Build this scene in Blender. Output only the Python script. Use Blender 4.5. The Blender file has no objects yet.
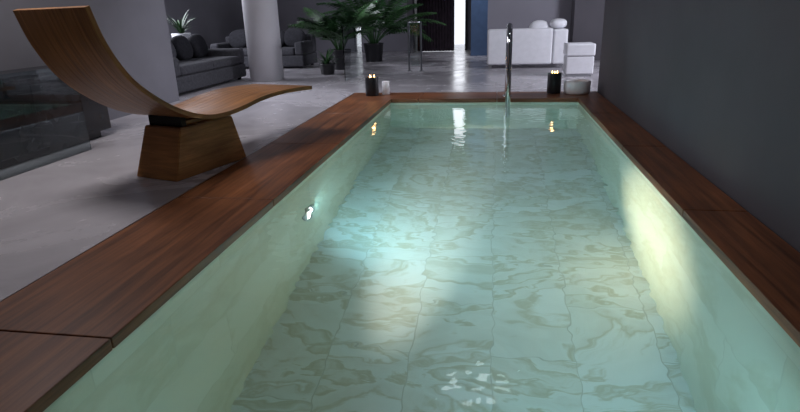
import bpy, bmesh, math, random
from mathutils import Vector, Matrix
random.seed(4)
sc=bpy.context.scene
try: sc.view_settings.view_transform='Standard'
except: pass

# ---------------------------------------------------------------- materials
def mat(name):
    m=bpy.data.materials.new(name); m.use_nodes=True
    nt=m.node_tree; b=nt.nodes['Principled BSDF']
    return m,nt,b
def simple(name,col,rough=.5,metal=0,noise=.12,scale=8,emit=None,es=0,bump=0.0,spec=None):
    m,nt,b=mat(name)
    tc=nt.nodes.new('ShaderNodeTexCoord')
    n=nt.nodes.new('ShaderNodeTexNoise'); n.inputs['Scale'].default_value=scale; n.inputs['Detail'].default_value=4
    nt.links.new(tc.outputs['Object'],n.inputs['Vector'])
    r=nt.nodes.new('ShaderNodeValToRGB')
    r.color_ramp.elements[0].position=.3; r.color_ramp.elements[1].position=.7
    r.color_ramp.elements[0].color=(*[c*(1-noise) for c in col],1)
    r.color_ramp.elements[1].color=(*[min(1,c*(1+noise)) for c in col],1)
    nt.links.new(n.outputs['Fac'],r.inputs['Fac']); nt.links.new(r.outputs['Color'],b.inputs['Base Color'])
    b.inputs['Roughness'].default_value=rough; b.inputs['Metallic'].default_value=metal
    if spec is not None: b.inputs['Specular IOR Level'].default_value=spec
    if emit: b.inputs['Emission Color'].default_value=(*emit,1); b.inputs['Emission Strength'].default_value=es
    if bump:
        bp=nt.nodes.new('ShaderNodeBump'); bp.inputs['Strength'].default_value=bump; bp.inputs['Distance'].default_value=.01
        nt.links.new(n.outputs['Fac'],bp.inputs['Height']); nt.links.new(bp.outputs['Normal'],b.inputs['Normal'])
    return m
def wood(name,c1,c2,vec_scale,rough=.4,use_uv=False,wscale=1.0,boards=None):
    m,nt,b=mat(name)
    tc=nt.nodes.new('ShaderNodeTexCoord'); mp=nt.nodes.new('ShaderNodeMapping')
    mp.inputs['Scale'].default_value=vec_scale
    nt.links.new(tc.outputs['UV' if use_uv else 'Object'],mp.inputs['Vector'])
    n=nt.nodes.new('ShaderNodeTexNoise'); n.inputs['Scale'].default_value=wscale; n.inputs['Detail'].default_value=7; n.inputs['Roughness'].default_value=.65
    n.inputs['Distortion'].default_value=.4
    nt.links.new(mp.outputs[0],n.inputs['Vector'])
    r=nt.nodes.new('ShaderNodeValToRGB'); e=r.color_ramp.elements
    e[0].position=.3; e[1].position=.72; e[0].color=(*c1,1); e[1].color=(*c2,1)
    nt.links.new(n.outputs['Fac'],r.inputs['Fac'])
    n2=nt.nodes.new('ShaderNodeTexNoise'); n2.inputs['Scale'].default_value=1.7; n2.inputs['Detail'].default_value=3
    nt.links.new(tc.outputs['Object'],n2.inputs['Vector'])
    mr=nt.nodes.new('ShaderNodeMapRange'); mr.inputs['From Min'].default_value=.3; mr.inputs['From Max'].default_value=.7; mr.inputs['To Min'].default_value=.68; mr.inputs['To Max'].default_value=1.2
    nt.links.new(n2.outputs['Fac'],mr.inputs['Value'])
    vm=nt.nodes.new('ShaderNodeVectorMath'); vm.operation='SCALE'
    nt.links.new(r.outputs['Color'],vm.inputs[0]); nt.links.new(mr.outputs[0],vm.inputs['Scale'])
    nt.links.new(vm.outputs[0],b.inputs['Base Color'])
    b.inputs['Roughness'].default_value=rough
    bp=nt.nodes.new('ShaderNodeBump'); bp.inputs['Strength'].default_value=.15; bp.inputs['Distance'].default_value=.003
    nt.links.new(n.outputs['Fac'],bp.inputs['Height']); nt.links.new(bp.outputs['Normal'],b.inputs['Normal'])
    return m
M={}
M['woodY']=wood('wood_coping_lengthwise',(.080,.027,.010),(.36,.132,.050),(22,1.1,22),.42)
M['woodX']=wood('wood_coping_crosswise',(.10,.034,.013),(.36,.13,.05),(1.1,22,22),.42)
M['woodU']=wood('wood_lounger',(.17,.066,.018),(.50,.225,.07),(38,1.5,1),.42,True)
M['woodB']=wood('wood_lounger_base',(.25,.10,.028),(.58,.26,.085),(3,3,40),.42)
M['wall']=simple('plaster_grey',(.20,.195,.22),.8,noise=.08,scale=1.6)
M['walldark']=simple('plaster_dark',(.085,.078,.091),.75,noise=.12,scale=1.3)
M['wallback']=simple('plaster_back',(.28,.27,.31),.8,noise=.06,scale=1.2)
M['ceil']=simple('ceiling_paint',(.10,.10,.11),.9,noise=.04)
M['col']=simple('column_plaster',(.62,.61,.64),.7,noise=.05,scale=2)
M['white']=simple('white_leather',(.82,.82,.86),.45,noise=.04,bump=.05,scale=12)
M['whitec']=simple('white_ceramic',(.85,.85,.88),.25,noise=.03)
M['black']=simple('black_ceramic',(.012,.012,.015),.35,noise=.2)
M['dark']=simple('dark_lacquer',(.018,.02,.024),.2,noise=.2)
M['sofa']=simple('grey_fabric',(.065,.065,.075),.9,noise=.25,scale=25,bump=.3)
M['cush']=simple('cushion_fabric',(.03,.03,.037),.95,noise=.3,scale=30,bump=.3)
M['cush2']=simple('cushion_light_fabric',(.12,.12,.14),.95,noise=.3,scale=30,bump=.3)
M['leaf']=simple('leaf_green',(.016,.052,.016),.45,noise=.4,scale=5)
M['leaf2']=simple('leaf_bright',(.035,.10,.028),.45,noise=.4,scale=5)
M['soil']=simple('soil',(.02,.014,.01),1,noise=.4,scale=40)
M['chrome']=simple('chrome',(.85,.87,.9),.06,1,noise=.02)
M['steel']=simple('brushed_steel',(.55,.56,.58),.3,1,noise=.05)
M['dsteel']=simple('dark_steel',(.03,.028,.028),.4,1,noise=.05)
M['blue']=simple('blue_paint',(.08,.14,.26),.5,noise=.1)
M['curtain']=simple('curtain_fabric',(.03,.018,.028),.9,noise=.4,scale=10)
M['wax']=simple('wax',(.75,.72,.65),.5,noise=.03,emit=(1,.45,.15),es=.15)
M['flame']=simple('flame',(1,.6,.2),.5,emit=(1,.62,.25),es=12)
M['outside']=simple('daylight_outside',(.9,.9,.95),.9,emit=(.88,.92,1),es=1.1)
M['lamp']=simple('lamp_lens',(1,1,1),.4,emit=(1,.98,.88),es=5)
M['panel']=simple('luminaire_diffuser',(1,1,1),.4,emit=(.93,.96,1),es=6)
def glassm(name,c):
    m,nt,b=mat(name)
    b.inputs['Base Color'].default_value=(*c,1); b.inputs['Roughness'].default_value=.0
    b.inputs['Transmission Weight'].default_value=1; b.inputs['IOR'].default_value=1.45
    return m
M['glass']=glassm('clear_glass',(.80,.88,.88))
M['glasst']=glassm('tinted_glass',(.55,.65,.67))
def floorm():
    m,nt,b=mat('polished_concrete')
    tc=nt.nodes.new('ShaderNodeTexCoord')
    n=nt.nodes.new('ShaderNodeTexNoise'); n.inputs['Scale'].default_value=.9; n.inputs['Detail'].default_value=9; n.inputs['Roughness'].default_value=.62
    n.inputs['Distortion'].default_value=1.2
    nt.links.new(tc.outputs['Object'],n.inputs['Vector'])
    r=nt.nodes.new('ShaderNodeValToRGB'); e=r.color_ramp.elements
    e[0].position=.3; e[1].position=.7; e[0].color=(.42,.395,.42,1); e[1].color=(.62,.595,.625,1)
    nt.links.new(n.outputs['Fac'],r.inputs['Fac']); nt.links.new(r.outputs['Color'],b.inputs['Base Color'])
    mr=nt.nodes.new('ShaderNodeMapRange'); mr.inputs['From Min'].default_value=.3; mr.inputs['From Max'].default_value=.7; mr.inputs['To Min'].default_value=.15; mr.inputs['To Max'].default_value=.36
    nt.links.new(n.outputs['Fac'],mr.inputs['Value']); nt.links.new(mr.outputs[0],b.inputs['Roughness'])
    return m
M['floor']=floorm()
def stonem(name,stops,mscale,seamcol,sc_=1.0,rot=.5):
    m,nt,b=mat(name)
    tc=nt.nodes.new('ShaderNodeTexCoord')
    uv=nt.nodes.new('ShaderNodeUVMap'); uv.uv_map='UVMap'
    br=nt.nodes.new('ShaderNodeTexBrick'); br.inputs['Scale'].default_value=1.0
    br.offset=.5; br.offset_frequency=2
    br.inputs['Brick Width'].default_value=.9; br.inputs['Row Height'].default_value=.45
    br.inputs['Mortar Size'].default_value=.0035; br.inputs['Mortar Smooth'].default_value=.6
    br.inputs['Color1'].default_value=(.0,.0,.0,1); br.inputs['Color2'].default_value=(1,1,1,1); br.inputs['Mortar'].default_value=(.5,.5,.5,1)
    nt.links.new(uv.outputs[0],br.inputs['Vector'])
    add=nt.nodes.new('ShaderNodeVectorMath'); add.operation='MULTIPLY_ADD'
    nt.links.new(br.outputs['Color'],add.inputs[0]); add.inputs[1].default_value=(7,5,3)
    nt.links.new(tc.outputs['Object'],add.inputs[2])
    mp=nt.nodes.new('ShaderNodeMapping'); mp.inputs['Rotation'].default_value=(0,0,rot); mp.inputs['Scale'].default_value=mscale
    nt.links.new(add.outputs[0],mp.inputs['Vector'])
    n=nt.nodes.new('ShaderNodeTexNoise'); n.inputs['Scale'].default_value=sc_; n.inputs['Detail'].default_value=10; n.inputs['Roughness'].default_value=.6; n.inputs['Distortion'].default_value=1.0
    nt.links.new(mp.outputs[0],n.inputs['Vector'])
    r=nt.nodes.new('ShaderNodeValToRGB'); e=r.color_ramp.elements
    e[0].position=stops[0][0]; e[0].color=(*stops[0][1],1)
    e[1].position=stops[-1][0]; e[1].color=(*stops[-1][1],1)
    for p,c in stops[1:-1]:
        k=e.new(p); k.color=(*c,1)
    nt.links.new(n.outputs['Fac'],r.inputs['Fac'])
    mx=nt.nodes.new('ShaderNodeMixRGB'); mx.blend_type='MIX'
    nt.links.new(br.outputs['Fac'],mx.inputs['Fac']); nt.links.new(r.outputs['Color'],mx.inputs['Color1']); mx.inputs['Color2'].default_value=(*seamcol,1)
    nt.links.new(mx.outputs[0],b.inputs['Base Color']); b.inputs['Roughness'].default_value=.5
    return m
M['stone']=stonem('pool_floor_marble',[(.26,(.56,.55,.46)),(.40,(.75,.77,.73)),(.45,(.57,.555,.45)),(.47,(.78,.80,.77)),(.53,(.72,.73,.69)),(.555,(.60,.585,.49)),(.585,(.79,.81,.79)),(.75,(.86,.88,.87))],(.7,1.6,1.1),(.54,.55,.50),1.05)
M['stonew']=stonem('pool_wall_marble',[(.28,(.57,.565,.44)),(.42,(.68,.685,.57)),(.47,(.62,.615,.49)),(.52,(.70,.705,.60)),(.75,(.76,.77,.67))],(1.2,.6,1.0),(.60,.60,.50),.8,0)
def waterm():
    m,nt,b=mat('pool_water')
    b.inputs['Base Color'].default_value=(.78,.94,.96,1); b.inputs['Roughness'].default_value=0
    b.inputs['Transmission Weight'].default_value=1; b.inputs['IOR'].default_value=1.33
    tc=nt.nodes.new('ShaderNodeTexCoord')
    def nz(s,d):
        n=nt.nodes.new('ShaderNodeTexNoise'); n.inputs['Scale'].default_value=s; n.inputs['Detail'].default_value=d; n.inputs['Roughness'].default_value=.4
        nt.links.new(tc.outputs['Object'],n.inputs['Vector']); return n
    n=nz(3.0,1.2); n2=nz(16,0)
    bp=nt.nodes.new('ShaderNodeBump'); bp.inputs['Strength'].default_value=.18; bp.inputs['Distance'].default_value=.02
    nt.links.new(n.outputs['Fac'],bp.inputs['Height'])
    b2=nt.nodes.new('ShaderNodeBump'); b2.inputs['Strength'].default_value=.085; b2.inputs['Distance'].default_value=.02
    nt.links.new(n2.outputs['Fac'],b2.inputs['Height']); nt.links.new(bp.outputs['Normal'],b2.inputs['Normal'])
    nt.links.new(b2.outputs['Normal'],b.inputs['Normal'])
    return m
M['water']=waterm()

# ---------------------------------------------------------------- mesh helper
class MB:
    def __init__(s,mats):
        s.bm=bmesh.new(); s.mats=mats; s.uv=s.bm.loops.layers.uv.new('UVMap')
    def _mark(s,before,mi,smooth=False):
        for f in s.bm.faces:
            if f not in before: f.material_index=mi; f.smooth=smooth
    def box(s,x0,x1,y0,y1,z0,z1,m=0,bev=0,seg=2,rot=None,smooth=False):
        before=set(s.bm.faces)
        c=Vector(((x0+x1)/2,(y0+y1)/2,(z0+z1)/2))
        mt=Matrix.Translation(c)
        if rot is not None: mt=mt@rot
        mt=mt@Matrix.Diagonal((x1-x0,y1-y0,z1-z0,1))
        g=bmesh.ops.create_cube(s.bm,size=1,matrix=mt)
        if bev:
            ed=set()
            for v in g['verts']: ed.update(v.link_edges)
            bmesh.ops.bevel(s.bm,geom=list(ed),offset=bev,segments=seg,affect='EDGES',profile=.5)
        s._mark(before,mi=m,smooth=smooth)
    def lathe(s,prof,cx,cy,m=0,seg=32,smooth=True,cz=0):
        before=set(s.bm.faces); rings=[]
        for r,z in prof:
            if r<1e-5: rings.append([s.bm.verts.new((cx,cy,cz+z))])
            else: rings.append([s.bm.verts.new((cx+r*math.cos(2*math.pi*i/seg),cy+r*math.sin(2*math.pi*i/seg),cz+z)) for i in range(seg)])
        for a,b in zip(rings,rings[1:]):
            for i in range(seg):
                j=(i+1)%seg
                if len(a)==1 and len(b)==1: continue
                if len(a)==1: s.bm.faces.new((a[0],b[i],b[j]))
                elif len(b)==1: s.bm.faces.new((a[i],a[j],b[0]))
                else: s.bm.faces.new((a[i],a[j],b[j],b[i]))
        s._mark(before,m,smooth)
    def tube(s,pts,r,m=0,seg=12):
        before=set(s.bm.faces); pts=[Vector(p) for p in pts]; rings=[]
        prev=None
        for i,p in enumerate(pts):
            t=(pts[min(i+1,len(pts)-1)]-pts[max(i-1,0)]).normalized()
            if prev is None:
                a=Vector((1,0,0)) if abs(t.x)<.9 else Vector((0,1,0))
            else: a=prev
            a=(a-t*a.dot(t)).normalized(); prev=a; b=t.cross(a)
            rr=r[i] if isinstance(r,list) else r
            rings.append([s.bm.verts.new(p+(a*math.cos(2*math.pi*k/seg)+b*math.sin(2*math.pi*k/seg))*rr) for k in range(seg)])
        for A,B in zip(rings,rings[1:]):
            for k in range(seg): s.bm.faces.new((A[k],A[(k+1)%seg],B[(k+1)%seg],B[k]))
        s.bm.faces.new(rings[0][::-1]); s.bm.faces.new(rings[-1])
        s._mark(before,m,True)
    def quad(s,ps,m=0,uvs=None,smooth=False):
        f=s.bm.faces.new([s.bm.verts.new(p) for p in ps]); f.material_index=m; f.smooth=smooth
        if uvs:
            for l,u in zip(f.loops,uvs): l[s.uv].uv=u
        return f
    def cushion(s,c,sx,sy,sz,m=0,rot=None,p=.5):
        before=set(s.bm.faces)
        mt=Matrix.Translation(Vector(c))
        if rot is not None: mt=mt@rot
        g=bmesh.ops.create_uvsphere(s.bm,u_segments=24,v_segments=14,radius=1)
        for v in g['verts']:
            q=v.co.copy()
            f=lambda a,e: math.copysign(abs(a)**e,a)
            th=math.asin(max(-1,min(1,q.z))); ph=math.atan2(q.y,q.x)
            cx=f(math.cos(th),.8)
            v.co=mt@Vector((sx*cx*f(math.cos(ph),p),sy*cx*f(math.sin(ph),p),sz*f(math.sin(th),.8)))
        s._mark(before,m,True)
    def done(s,name,recalc=True,parent=None,loc=None):
        if recalc: bmesh.ops.recalc_face_normals(s.bm,faces=s.bm.faces)
        me=bpy.data.meshes.new(name); s.bm.to_mesh(me); s.bm.free()
        for k in s.mats: me.materials.append(M[k])
        o=bpy.data.objects.new(name,me); sc.collection.objects.link(o)
        if parent: o.parent=parent
        return o
def empty(name,loc=(0,0,0),rz=0):
    e=bpy.data.objects.new(name,None); e.location=loc; e.rotation_euler=(0,0,rz); e.empty_display_size=.1
    sc.collection.objects.link(e); return e

# ---------------------------------------------------------------- dimensions
XL,XR=-1.255,1.0
YN,YF=.45,6.87
OXL,OXR=-1.84,1.295
OYF,OYN=7.45,-.14
FZ=-.012
WZ=-.06; PB=-1.46
CH=3.0
b=MB(['floor'])
b.box(-6.6,OXL-.006,-1.6,16.3,-.2,FZ)
b.box(OXL-.006,4.0,OYF,16.3,-.2,FZ)
b.box(OXL-.006,1.45,-1.6,OYN,-.2,FZ)
b.box(-2.0,.2,16.3,18.9,-.2,FZ)
b.done('floor')
b=MB(['ceil']); b.box(-6.75,4.15,-1.75,16.45,CH,CH+.15); b.done('ceiling')
def wall(name,x0,x1,y0,y1,m='wall',z0=-.2,z1=CH):
    b=MB([m]); b.box(x0,x1,y0,y1,z0,z1); return b.done(name)
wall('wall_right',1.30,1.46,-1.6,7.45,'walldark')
wall('wall_left',-4.25,-4.09,-1.6,6.9)
wall('wall_near',-4.25,1.46,-1.75,-1.6)
wall('wall_lounge_near',-6.6,-4.25,6.74,6.9)
wall('wall_lounge_left',-6.75,-6.6,6.74,16.3)
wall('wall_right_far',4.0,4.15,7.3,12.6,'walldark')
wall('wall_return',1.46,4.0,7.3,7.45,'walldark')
wall('wall_alcove',-.15,4.15,12.6,12.75,'wallback')
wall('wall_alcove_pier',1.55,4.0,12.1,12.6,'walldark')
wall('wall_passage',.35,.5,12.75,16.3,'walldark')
wall('wall_back_left',-6.6,-2.05,16.3,16.45,'wallback')
wall('wall_back_right',-.74,.5,16.3,16.45,'wallback')
wall('wall_back_lintel',-2.05,-.74,16.3,16.45,'wallback',2.5)
b=MB(['dark']); b.box(-2.05,-1.99,16.2,16.3,FZ,2.5); b.box(-.80,-.74,16.2,16.3,FZ,2.5); b.box(-2.05,-.74,16.2,16.3,2.44,2.5); b.done('door_1')
wall('daylight_panel',-3,1.5,18.9,19,'outside',-.2,3.5)  # glowing panel stands in for the daylight behind the door

# ---------------------------------------------------------------- pool
b=MB(['stone','stonew'])
def uvq(ps,fn,m=1): b.quad(ps,m,[fn(Vector(p)) for p in ps])
top=-.045
uvq([(XL,YN,PB),(XR,YN,PB),(XR,YF,PB),(XL,YF,PB)],lambda p:(p.y,p.x+.42+1.8),0)
uvq([(XL,YN,PB),(XL,YF,PB),(XL,YF,top),(XL,YN,top)],lambda p:(p.y,p.z+.2+1.8))
uvq([(XR,YF,PB),(XR,YN,PB),(XR,YN,top),(XR,YF,top)],lambda p:(p.y,p.z+.2+1.8))
uvq([(XL,YF,PB),(XR,YF,PB),(XR,YF,top),(XL,YF,top)],lambda p:(p.x,p.z+.2))
uvq([(XR,YN,PB),(XL,YN,PB),(XL,YN,top),(XR,YN,top)],lambda p:(p.x,p.z+.2))
a=[(OXL,OYN),(OXR,OYN),(OXR,OYF),(OXL,OYF)]; i_=[(XL,YN),(XR,YN),(XR,YF),(XL,YF)]
for k in range(4):
    j=(k+1)%4
    uvq([(*i_[k],top),(*i_[j],top),(*a[j],top),(*a[k],top)],lambda p:(p.x,p.y))
    uvq([(*a[k],top),(*a[j],top),(*a[j],PB-.2),(*a[k],PB-.2)],lambda p:(p.x+p.y,p.z))
b.quad([(*q,PB-.2) for q in a])
pool=b.done('swimming_pool',recalc=False)
b=MB(['water'])
b.quad([(XL,YN,WZ),(XR,YN,WZ),(XR,YF,WZ),(XL,YF,WZ)])
b.done('water_surface',recalc=False,parent=pool)
b=MB(['woodY','woodX','steel'])
g=.003
js=[OYN,1.45,2.92,4.38,5.84,YF]
for y0,y1 in zip(js,js[1:]):
    b.box(OXL,XL+.015,y0+g,y1-g,top,0,0,.004)
    b.box(XR-.015,OXR-.003,y0+g,y1-g,top,0,0,.004)
xs=[OXL,-.9,.05,OXR-.003]
for x0,x1 in zip(xs,xs[1:]):
    b.box(x0+g,x1-g,YF-.015,OYF-.003,top,0,1,.004)
b.box(XL+.015,XR-.015,OYN,YN+.015,top,0,1,.004)
b.box(OXL-.006,OXL-.0005,OYN,OYF,-.1,.001,2)
b.done('wooden_coping',parent=pool)

def pool_lamp_some_added(loc,n):
    q=Vector(n).to_track_quat('Z','Y').to_matrix().to_4x4()
    b=MB(['steel','lamp'])
    b.lathe([(0,0),(.11,0),(.11,.012),(.10,.018),(.072,.018),(.07,.010)],0,0,0,40)
    b.lathe([(.07,.010),(.045,.018),(0,.022)],0,0,1,40)
    bmesh.ops.transform(b.bm,matrix=Matrix.Translation(loc)@q,verts=b.bm.verts)
    b.done('pool_lamp_some_added',parent=pool)
pool_lamp_some_added((XL,3.53,-.75),(1,0,0))
pool_lamp_some_added((-.7,YN,-.7),(0,1,0))  # unseen lamp added below the camera to light the pool floor
pool_lamp_some_added((.6,YN,-.7),(0,1,0))  # unseen lamp added at the near end to light the far pool
def light(kind,name,loc,target,energy,col,size=.1,sy=None,angle=60,blend=.8):
    l=bpy.data.lights.new(name,kind); l.energy=energy; l.color=col
    if kind=='AREA':
        l.size=size
        if sy: l.shape='RECTANGLE'; l.size_y=sy
    else: l.shadow_soft_size=size
    if kind=='SPOT': l.spot_size=math.radians(angle); l.spot_blend=blend
    o=bpy.data.objects.new(name,l); sc.collection.objects.link(o); o.location=loc
    d=Vector(target)-Vector(loc); o.rotation_euler=d.to_track_quat('-Z','Y').to_euler()
    return o
teal=(.42,.87,1)
light('SPOT','pool_beam_some_added',(XL+.06,3.53,-.75),(XR,3.5,-.74),300,(1,.90,.64),.05,angle=50,blend=1)
light('SPOT','pool_beam_some_added',(XL+.06,3.53,-.75),(.2,4.8,-1.0),52,teal,.06,angle=165,blend=1)
light('SPOT','pool_beam_some_added',(-.7,YN+.06,-.7),(-.48,4.1,-1.46),780,(1,.95,.80),.05,angle=16,blend=1)  # narrow beam of the added near lamp, makes the floor light patch
light('SPOT','pool_beam_some_added',(-.7,YN+.06,-.7),(-.5,6,-1.0),12,teal,.06,angle=140,blend=1)  # faint wide fill from the same added lamp
light('SPOT','pool_beam_some_added',(.6,YN+.06,-.7),(.2,6,-.80),160,teal,.06,angle=75,blend=1)  # fill from the other added near lamp, towards the far end

# ---------------------------------------------------------------- grab rail (chrome)
b=MB(['chrome'])
pts=[(.17,7.03,.001),(.17,7.03,.3),(.17,7.02,.55)]
for k in range(13):
    t=math.pi*k/12
    pts.append((.17,6.80+.22*math.cos(t),.62+.215*math.sin(t)))
pts+=[(.17,6.57,.5),(.17,6.56,.2),(.17,6.56,-.2),(.17,6.56,-.55)]
for k in range(1,7):
    t=math.pi/2*k/6
    pts.append((.17,6.56+.15*(1-math.cos(t)),-.55-.15*math.sin(t)))
pts.append((.17,YF,-.70))
b.tube(pts,.030,0,20)
b.lathe([(0,.001),(.06,.001),(.06,.012),(.035,.02),(.030,.02)],.17,7.03,0,28)
b.done('grab_rail',parent=pool)

# ---------------------------------------------------------------- lounge chair
ch=empty('lounge_chair',(-2.125,3.65,FZ),-math.radians(16.3))
ctrl=[(-.835,1.09),(-.775,.90),(-.66,.71),(-.50,.57),(-.32,.465),(-.13,.40),(.05,.385),(.24,.40),(.44,.432),(.64,.448),(.86,.448),(1.13,.435)]
def cr(P,n=8):
    out=[]
    Q=[P[0]]+P+[P[-1]]
    for i in range(1,len(Q)-2):
        for k in range(n):
            t=k/n; p0,p1,p2,p3=[Vector(q) for q in Q[i-1:i+3]]
            out.append(.5*((2*p1)+(p2-p0)*t+(2*p0-5*p1+4*p2-p3)*t*t+(3*p1-p0-3*p2+p3)*t**3))
    out.append(Vector(P[-1])); return out
prof=cr(ctrl)
b=MB(['woodU'])
L=[0]
for p,q in zip(prof,prof[1:]): L.append(L[-1]+(q-p).length)
HW=.30; NS=10; th=.03
rows=[]
for i,p in enumerate(prof):
    t=(prof[min(i+1,len(prof)-1)]-prof[max(i-1,0)]).normalized(); n=Vector((-t.y,t.x))
    rows.append((p+n*th/2,p-n*th/2))
for sidx in range(NS):
    x0=-HW+2*HW*sidx/NS+.0012; x1=-HW+2*HW*(sidx+1)/NS-.0012
    if sidx==0: x0=-HW
    if sidx==NS-1: x1=HW
    for i in range(len(prof)-1):
        A,B=rows[i],rows[i+1]; u0,u1=x0*1.0+sidx*.3,x1+sidx*.3
        P=lambda x,r,w:(x,r[w].x,r[w].y)
        b.quad([P(x0,A,0),P(x1,A,0),P(x1,B,0),P(x0,B,0)],0,[(u0,L[i]),(u1,L[i]),(u1,L[i+1]),(u0,L[i+1])])
        b.quad([P(x0,A,1),P(x0,B,1),P(x1,B,1),P(x1,A,1)],0,[(u0,L[i]),(u0,L[i+1]),(u1,L[i+1]),(u1,L[i])])
        for x in (x0,x1): b.quad([P(x,A,0),P(x,B,0),P(x,B,1),P(x,A,1)],0,[(x,L[i]),(x,L[i+1]),(x+.02,L[i+1]),(x+.02,L[i])])
    for i in (0,len(prof)-1):
        A=rows[i]; b.quad([(x0,A[0].x,A[0].y),(x1,A[0].x,A[0].y),(x1,A[1].x,A[1].y),(x0,A[1].x,A[1].y)],0,[(0,0),(.1,0),(.1,.02),(0,.02)])
bmesh.ops.remove_doubles(b.bm,verts=b.bm.verts,dist=.0004)
b.done('curved_seat',parent=ch)
b=MB(['woodB','dsteel'])
def frustum(b,x,y,xt,yt,z0,z1,m=0,yc=0,yct=0):
    v=[b.bm.verts.new(p) for p in [(-x,yc-y,z0),(x,yc-y,z0),(x,yc+y,z0),(-x,yc+y,z0),(-xt,yct-yt,z1),(xt,yct-yt,z1),(xt,yct+yt,z1),(-xt,yct+yt,z1)]]
    fs=[b.bm.faces.new([v[i] for i in q]) for q in [(0,3,2,1),(4,5,6,7),(0,1,5,4),(1,2,6,5),(2,3,7,6),(3,0,4,7)]]
    for f in fs: f.material_index=m
    ed=set(e for f in fs for e in f.edges)
    bmesh.ops.bevel(b.bm,geom=list(ed),offset=.006,segments=2,affect='EDGES')
frustum(b,.19,.35,.165,.25,0,.335,0,0,.02)
b.box(-.15,.15,-.20,-.16,.335,.40,1); b.box(-.15,.15,.18,.22,.335,.385,1); b.box(-.12,.12,-.16,.18,.335,.365,0)
b.done('pedestal',parent=ch)

# ---------------------------------------------------------------- column
b=MB(['col']); b.lathe([(0,FZ),(.28,FZ),(.28,CH),(0,CH)],-3.78,9.2,0,56); b.done('column')
for f in bpy.data.objects['column'].data.polygons:
    if abs(f.normal.z)>.5: f.use_smooth=False

# ---------------------------------------------------------------- candles, bowl
def candle(name,x,y,r,h,m='black'):
    e=empty(name,(x,y,.001))
    b=MB([m,'wax','flame'])
    b.lathe([(0,0),(r*.97,0),(r,.006),(r,h-.006),(r*.97,h),(r*.86,h),(r*.84,h-.02)],0,0,0,36)
    b.lathe([(r*.84,h-.02),(0,h-.02)],0,0,1,36,False)
    for k in range(3):
        a=k*2.1+.4; b.lathe([(0,0),(.007,.012),(.005,.026),(0,.045)],r*.4*math.cos(a),r*.4*math.sin(a),2,10,cz=h-.018)
    b.done('candle_body',parent=e)
    l=bpy.data.lights.new('candle_glow','POINT'); l.energy=.4; l.color=(1,.5,.2); l.shadow_soft_size=.02
    o=bpy.data.objects.new('candle_glow',l); o.location=(0,0,h+.05); o.parent=e; sc.collection.objects.link(o)
candle('candle',-1.54,7.17,.085,.24)
candle('candle',.75,7.30,.085,.25)
b=MB(['whitec','wax']); b.lathe([(0,.001),(.048,.001),(.05,.004),(.05,.165),(.044,.17),(.04,.155)],-1.38,7.28,0,30); b.lathe([(.04,.155),(0,.155)],-1.38,7.28,1,30,False); b.done('pillar_candle')
b=MB(['whitec']); b.lathe([(0,.001),(.13,.001),(.15,.01),(.16,.05),(.16,.15),(.15,.16),(.14,.15),(.135,.04),(0,.03)],1.02,7.25,0,40); b.done('ceramic_bowl')

# ---------------------------------------------------------------- white sofa + pouf
ws=empty('white_sofa',(0,0,0))
b=MB(['white','steel'])
b.box(-.12,1.02,10.6,10.78,.06,.68,0,.035,4)
b.box(-.12,.06,10.78,11.45,.06,.52,0,.035,4)
b.box(1.03,1.28,10.6,11.45,.06,.66,0,.035,4)
b.box(.06,1.03,10.78,11.48,.06,.26,0,.03,4)
b.box(.07,.545,10.79,11.46,.26,.42,0,.045,4); b.box(.55,1.02,10.79,11.46,.26,.42,0,.045,4)
for x in (-.06,1.2):
    for y in (10.68,11.38): b.box(x-.02,x+.02,y-.02,y+.02,FZ,.07,1)
b.done('sofa_body',parent=ws)
b=MB(['white','cush2'])
b.cushion((.80,10.92,.62),.19,.10,.19,0,Matrix.Rotation(-.25,4,'X'),p=.8)
b.cushion((1.13,10.90,.745),.15,.15,.085,0,None,p=.9); b.done('cushions',parent=ws)
b=MB(['white','steel'])
b.box(1.11,1.52,9.2,9.62,.03,.29,0,.015,3); b.box(1.10,1.53,9.19,9.63,.30,.48,0,.02,3); b.box(1.13,1.50,9.22,9.60,FZ,.035,1); b.box(1.13,1.50,9.22,9.60,.28,.31,1)
b.done('white_pouf')
# ---------------------------------------------------------------- grey sofas
def sofa(name,loc,rz,w,d,ncush):
    e=empty(name,loc,rz)
    b=MB(['sofa','cush','cush2'])
    b.box(-w/2,w/2,-d/2,d/2,.04,.26,0,.03,3)
    n=2
    for k in range(n):
        x0=-w/2+.18+(w-.36)*k/n; x1=-w/2+.18+(w-.36)*(k+1)/n
        b.box(x0+.005,x1-.005,-d/2,d/2-.2,.26,.40,0,.045,4)
    b.box(-w/2,w/2,d/2-.22,d/2,.26,.64,0,.05,4)
    b.box(-w/2,-w/2+.18,-d/2,d/2-.22,.26,.52,0,.045,4); b.box(w/2-.18,w/2,-d/2,d/2-.22,.26,.52,0,.045,4)
    for x in (-w/2+.1,w/2-.1):
        for y in (-d/2+.1,d/2-.1): b.box(x-.025,x+.025,y-.025,y+.025,0,.05,1)
    b.done('sofa_body',parent=e)
    b=MB(['cush','cush2','sofa'])
    for k in range(ncush):
        x=-w/2+.38+(w-.76)*k/max(1,ncush-1)
        b.cushion((x,d/2-.30,.58),.23,.09,.20,k%2 if k%3 else 0,Matrix.Rotation(-.28,4,'X')@Matrix.Rotation(random.uniform(-.2,.2),4,'Y'),p=.55)
    b.done('cushions',parent=e)
sofa('grey_sofa',(-4.75,8.35,FZ),math.radians(90),2.3,.95,4)
sofa('grey_sofa',(-4.80,11.7,FZ),0,2.0,.95,4)
b=MB(['sofa']); b.box(-5.9,-5.2,10.1,10.75,FZ,.36,0,.05,4); b.done('ottoman')

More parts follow.
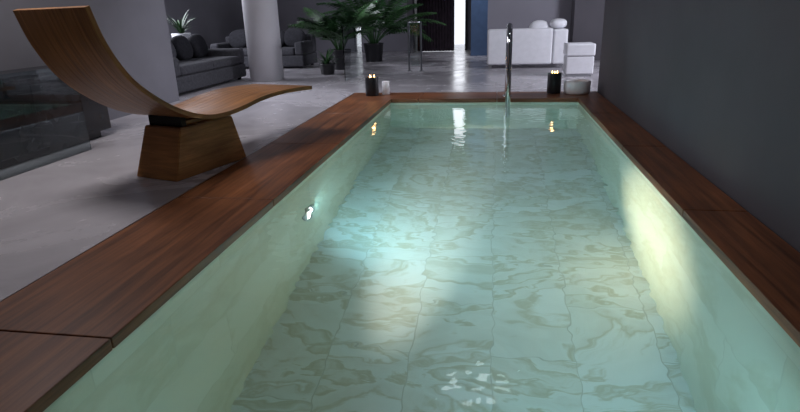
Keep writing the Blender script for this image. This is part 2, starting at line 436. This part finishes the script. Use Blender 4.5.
# ---------------------------------------------------------------- plants
def frond(b,o,az,Ln,elev,droop,nl=16,lw=.02,ll=.28,m=0):
    o=Vector(o); pts=[]; p=o.copy(); el=elev; n=14
    hd=Vector((math.cos(az),math.sin(az),0))
    for k in range(n+1):
        pts.append(p.copy()); d=hd*math.cos(el)+Vector((0,0,1))*math.sin(el); p=p+d*(Ln/n); el-=droop/n
    b.tube(pts,[.010*(1-.8*k/n)+.001 for k in range(n+1)],m,6)
    side=Vector((-hd.y,hd.x,0))
    for k in range(nl):
        t=.25+.75*k/(nl-1); f=t*n; i=min(int(f),n-1); q=pts[i].lerp(pts[i+1],f-i); tan=(pts[i+1]-pts[i]).normalized()
        l=ll*math.sin(math.pi*min(1,.15+.8*t))**.6*random.uniform(.85,1.1)
        for sg in (-1,1):
            d=(side*sg*.85+tan*.55+Vector((0,0,-.18))).normalized(); w=tan*lw
            mid=q+d*l*.5+Vector((0,0,.01)); tip=q+d*l+Vector((0,0,-.12*l))
            v=[b.bm.verts.new(c) for c in (q,mid+w*.5,tip,mid-w*.5)]
            fc=b.bm.faces.new(v); fc.material_index=m
def blade(b,o,az,Ln,elev,droop,w,m=0):
    p=Vector(o); hd=Vector((math.cos(az),math.sin(az),0)); side=Vector((-hd.y,hd.x,0)); n=9; el=elev; prev=None
    for k in range(n+1):
        ww=w*math.sin(math.pi*(.12+.88*k/n))+.001
        cur=(b.bm.verts.new(p-side*ww/2),b.bm.verts.new(p+side*ww/2))
        if prev:
            f=b.bm.faces.new((prev[0],prev[1],cur[1],cur[0])); f.material_index=m; f.smooth=True
        prev=cur; p=p+(hd*math.cos(el)+Vector((0,0,1))*math.sin(el))*(Ln/n); el-=droop/n
def pot(b,x,y,r,h,m):
    b.lathe([(0,0),(r*.8,0),(r*.82,.01),(r,h-.03),(r*1.03,h-.02),(r*1.03,h),(r*.92,h),(r*.9,h-.05)],x,y,m,32,cz=FZ)
    b.lathe([(r*.9,h-.05),(0,h-.04)],x,y,m+1,32,cz=FZ)
def palm(name,x,y,nf,Ln,seed,potr=.2,poth=.38,emin=.8):
    random.seed(seed)
    b=MB(['leaf','leaf2','black','soil']); pot(b,x,y,potr,poth,2)
    for k in range(nf):
        az=k*2.399+random.uniform(-.2,.2); e=random.uniform(emin,1.45)
        frond(b,(x+.05*math.cos(az),y+.05*math.sin(az),poth-.06),az,Ln*random.uniform(.75,1.1),e,random.uniform(1.0,1.6),20,.05,.36,k%2)
    b.done(name,recalc=False)
palm('potted_palm',-2.95,10.95,20,1.2,3,emin=1.0)
palm('potted_palm',-2.65,12.7,30,1.65,8,.22,.4,emin=.8)
random.seed(5)
b=MB(['leaf2','leaf','black','soil']); pot(b,-2.95,10.0,.14,.2,2)
for k in range(34):
    blade(b,(-2.95,10.0,.15),k*2.399,random.uniform(.25,.42),random.uniform(.5,1.4),random.uniform(.7,1.6),.035,k%2)
b.done('potted_fern',recalc=False)
b=MB(['leaf2','leaf','whitec','soil']); b.lathe([(0,0),(.13,0),(.16,.6),(.165,.78),(.15,.78),(.14,.74)],-5.55,9.75,2,30,cz=FZ); b.lathe([(.14,.74),(0,.75)],-5.55,9.75,3,30,cz=FZ)
for k in range(26):
    blade(b,(-5.55,9.75,.73),k*2.399,random.uniform(.3,.55),random.uniform(.6,1.45),random.uniform(.4,1.2),.04,k%2)
b.done('potted_yucca',recalc=False)

# ---------------------------------------------------------------- glass balustrades, cabinet, stand
b=MB(['glasst','steel'])
b.box(-3.335,-3.323,2.2,4.14,FZ+.0,.68,0); 
b.done('glass_balustrade')
b=MB(['dark','steel'])
b.box(-4.08,-3.55,1.6,4.75,.05,.60,0,.01); b.box(-4.08,-3.52,1.55,4.8,.60,.635,0,.006); b.box(-4.0,-3.6,1.7,4.65,FZ,.05,0)
for y in (2.3,3.1,3.9): b.box(-3.552,-3.546,y-.004,y+.004,.07,.59,0)
b.done('low_cabinet')
b=MB(['glass','steel'])
b.box(-2.35,-2.338,8.9,10.2,FZ,.86,0); b.done('glass_balustrade')
b=MB(['steel','glass'])
for x in (-1.52,-1.30):
    b.lathe([(0,0),(.05,0),(.05,.01),(.018,.015),(.018,.86),(0,.87)],x,10.4,0,16,cz=FZ)
b.tube([(-1.52,10.4,.84),(-1.30,10.4,.84)],.014,0,12); b.box(-1.49,-1.33,10.395,10.405,.08,.80,1)
b.done('towel_stand')

# ---------------------------------------------------------------- blue pillar, curtain
b=MB(['blue']); b.box(-.55,-.08,13.9,14.3,FZ,CH,0,.005); b.done('blue_pillar')
b=MB(['curtain'])
n=60; W=.99
for i in range(n):
    f=lambda k:(-2.05+W*k/n,15.7+.05*math.sin(k*1.3))
    x0,y0=f(i); x1,y1=f(i+1)
    b.quad([(x0,y0,FZ+.01),(x1,y1,FZ+.01),(x1,y1,2.7),(x0,y0,2.7)],0,smooth=True)
bmesh.ops.remove_doubles(b.bm,verts=b.bm.verts,dist=.0005)
b.tube([(-2.08,15.7,2.7),(-.6,15.7,2.7)],.02,0,10)
b.done('curtain')
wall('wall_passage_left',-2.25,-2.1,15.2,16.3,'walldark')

# ---------------------------------------------------------------- ceiling fittings and lights
def ceil_panel(x0,x1,y0,y1):
    b=MB(['steel','panel'])
    b.box(x0-.02,x1+.02,y0-.02,y1+.02,CH-.03,CH,0); b.box(x0,x1,y0,y1,CH-.036,CH-.029,1)
    b.done('ceiling_lamp')
for k in range(3): ceil_panel(-.42+k*.27,-.26+k*.27,5.4,5.65)
cool=(.86,.88,1)
light('AREA','added_fill_left',(-6.4,9.8,1.7),(-3.0,9.6,.2),115,cool,2.6,1.6)  # area light added to brighten the far lounge; no window on this side
light('AREA','added_fill_right',(3.9,8.5,1.9),(.4,10.8,.3),200,cool,1.6,1.4)  # unseen area light added to brighten the white sofa; no window here
light('AREA','added_ceiling_fill',(-2.9,3.3,2.95),(-2.5,5.0,0),82,(1,.95,.97),1.1,1.1)  # overhead fill added to lift the chair and coping, without a fitting
light('AREA','added_ceiling_fill',(.1,1.6,2.95),(0,2.6,0),10,(.95,.92,1),.8,.8)  # weak overhead fill added above the near pool
light('SPOT','ceiling_spot_some_added',(-2.6,11.6,2.95),(-2.6,12.6,0),90,cool,.08,angle=120,blend=.8)  # unseen spot added to lift the lounge around the palms
light('SPOT','ceiling_spot_some_added',(-.4,12.8,2.95),(-.4,14,.8),110,cool,.05,angle=80,blend=1)  # unseen spot added to brighten the blue pillar
light('SPOT','ceiling_spot_some_added',(-2.4,6.8,2.95),(-2.7,6.9,0),190,cool,.05,angle=100,blend=1)
light('AREA','door_daylight',(-.95,18.5,1.6),(-1.0,10,0),12,(.92,.95,1),1.2,2.2)

w=bpy.data.worlds.new('World'); sc.world=w; w.use_nodes=True
w.node_tree.nodes['Background'].inputs[0].default_value=(.5,.55,.7,1); w.node_tree.nodes['Background'].inputs[1].default_value=.05

# ---------------------------------------------------------------- camera
cam=bpy.data.cameras.new('camera'); co=bpy.data.objects.new('camera',cam); sc.collection.objects.link(co)
cam.sensor_width=36; cam.lens=560/800*36; cam.clip_start=.02
yaw=math.radians(9.66); pit=math.radians(19.0); rol=math.radians(1.7)
R=Vector((math.cos(yaw),math.sin(yaw),0)); fh=Vector((-math.sin(yaw),math.cos(yaw),0))
F=fh*math.cos(pit)-Vector((0,0,1))*math.sin(pit); U=R.cross(F)
R2=R*math.cos(rol)-U*math.sin(rol); U2=U*math.cos(rol)+R*math.sin(rol)
m3=Matrix((R2,U2,-F)).transposed()
co.matrix_world=Matrix.Translation((0,0,1.0))@m3.to_4x4()
sc.camera=co
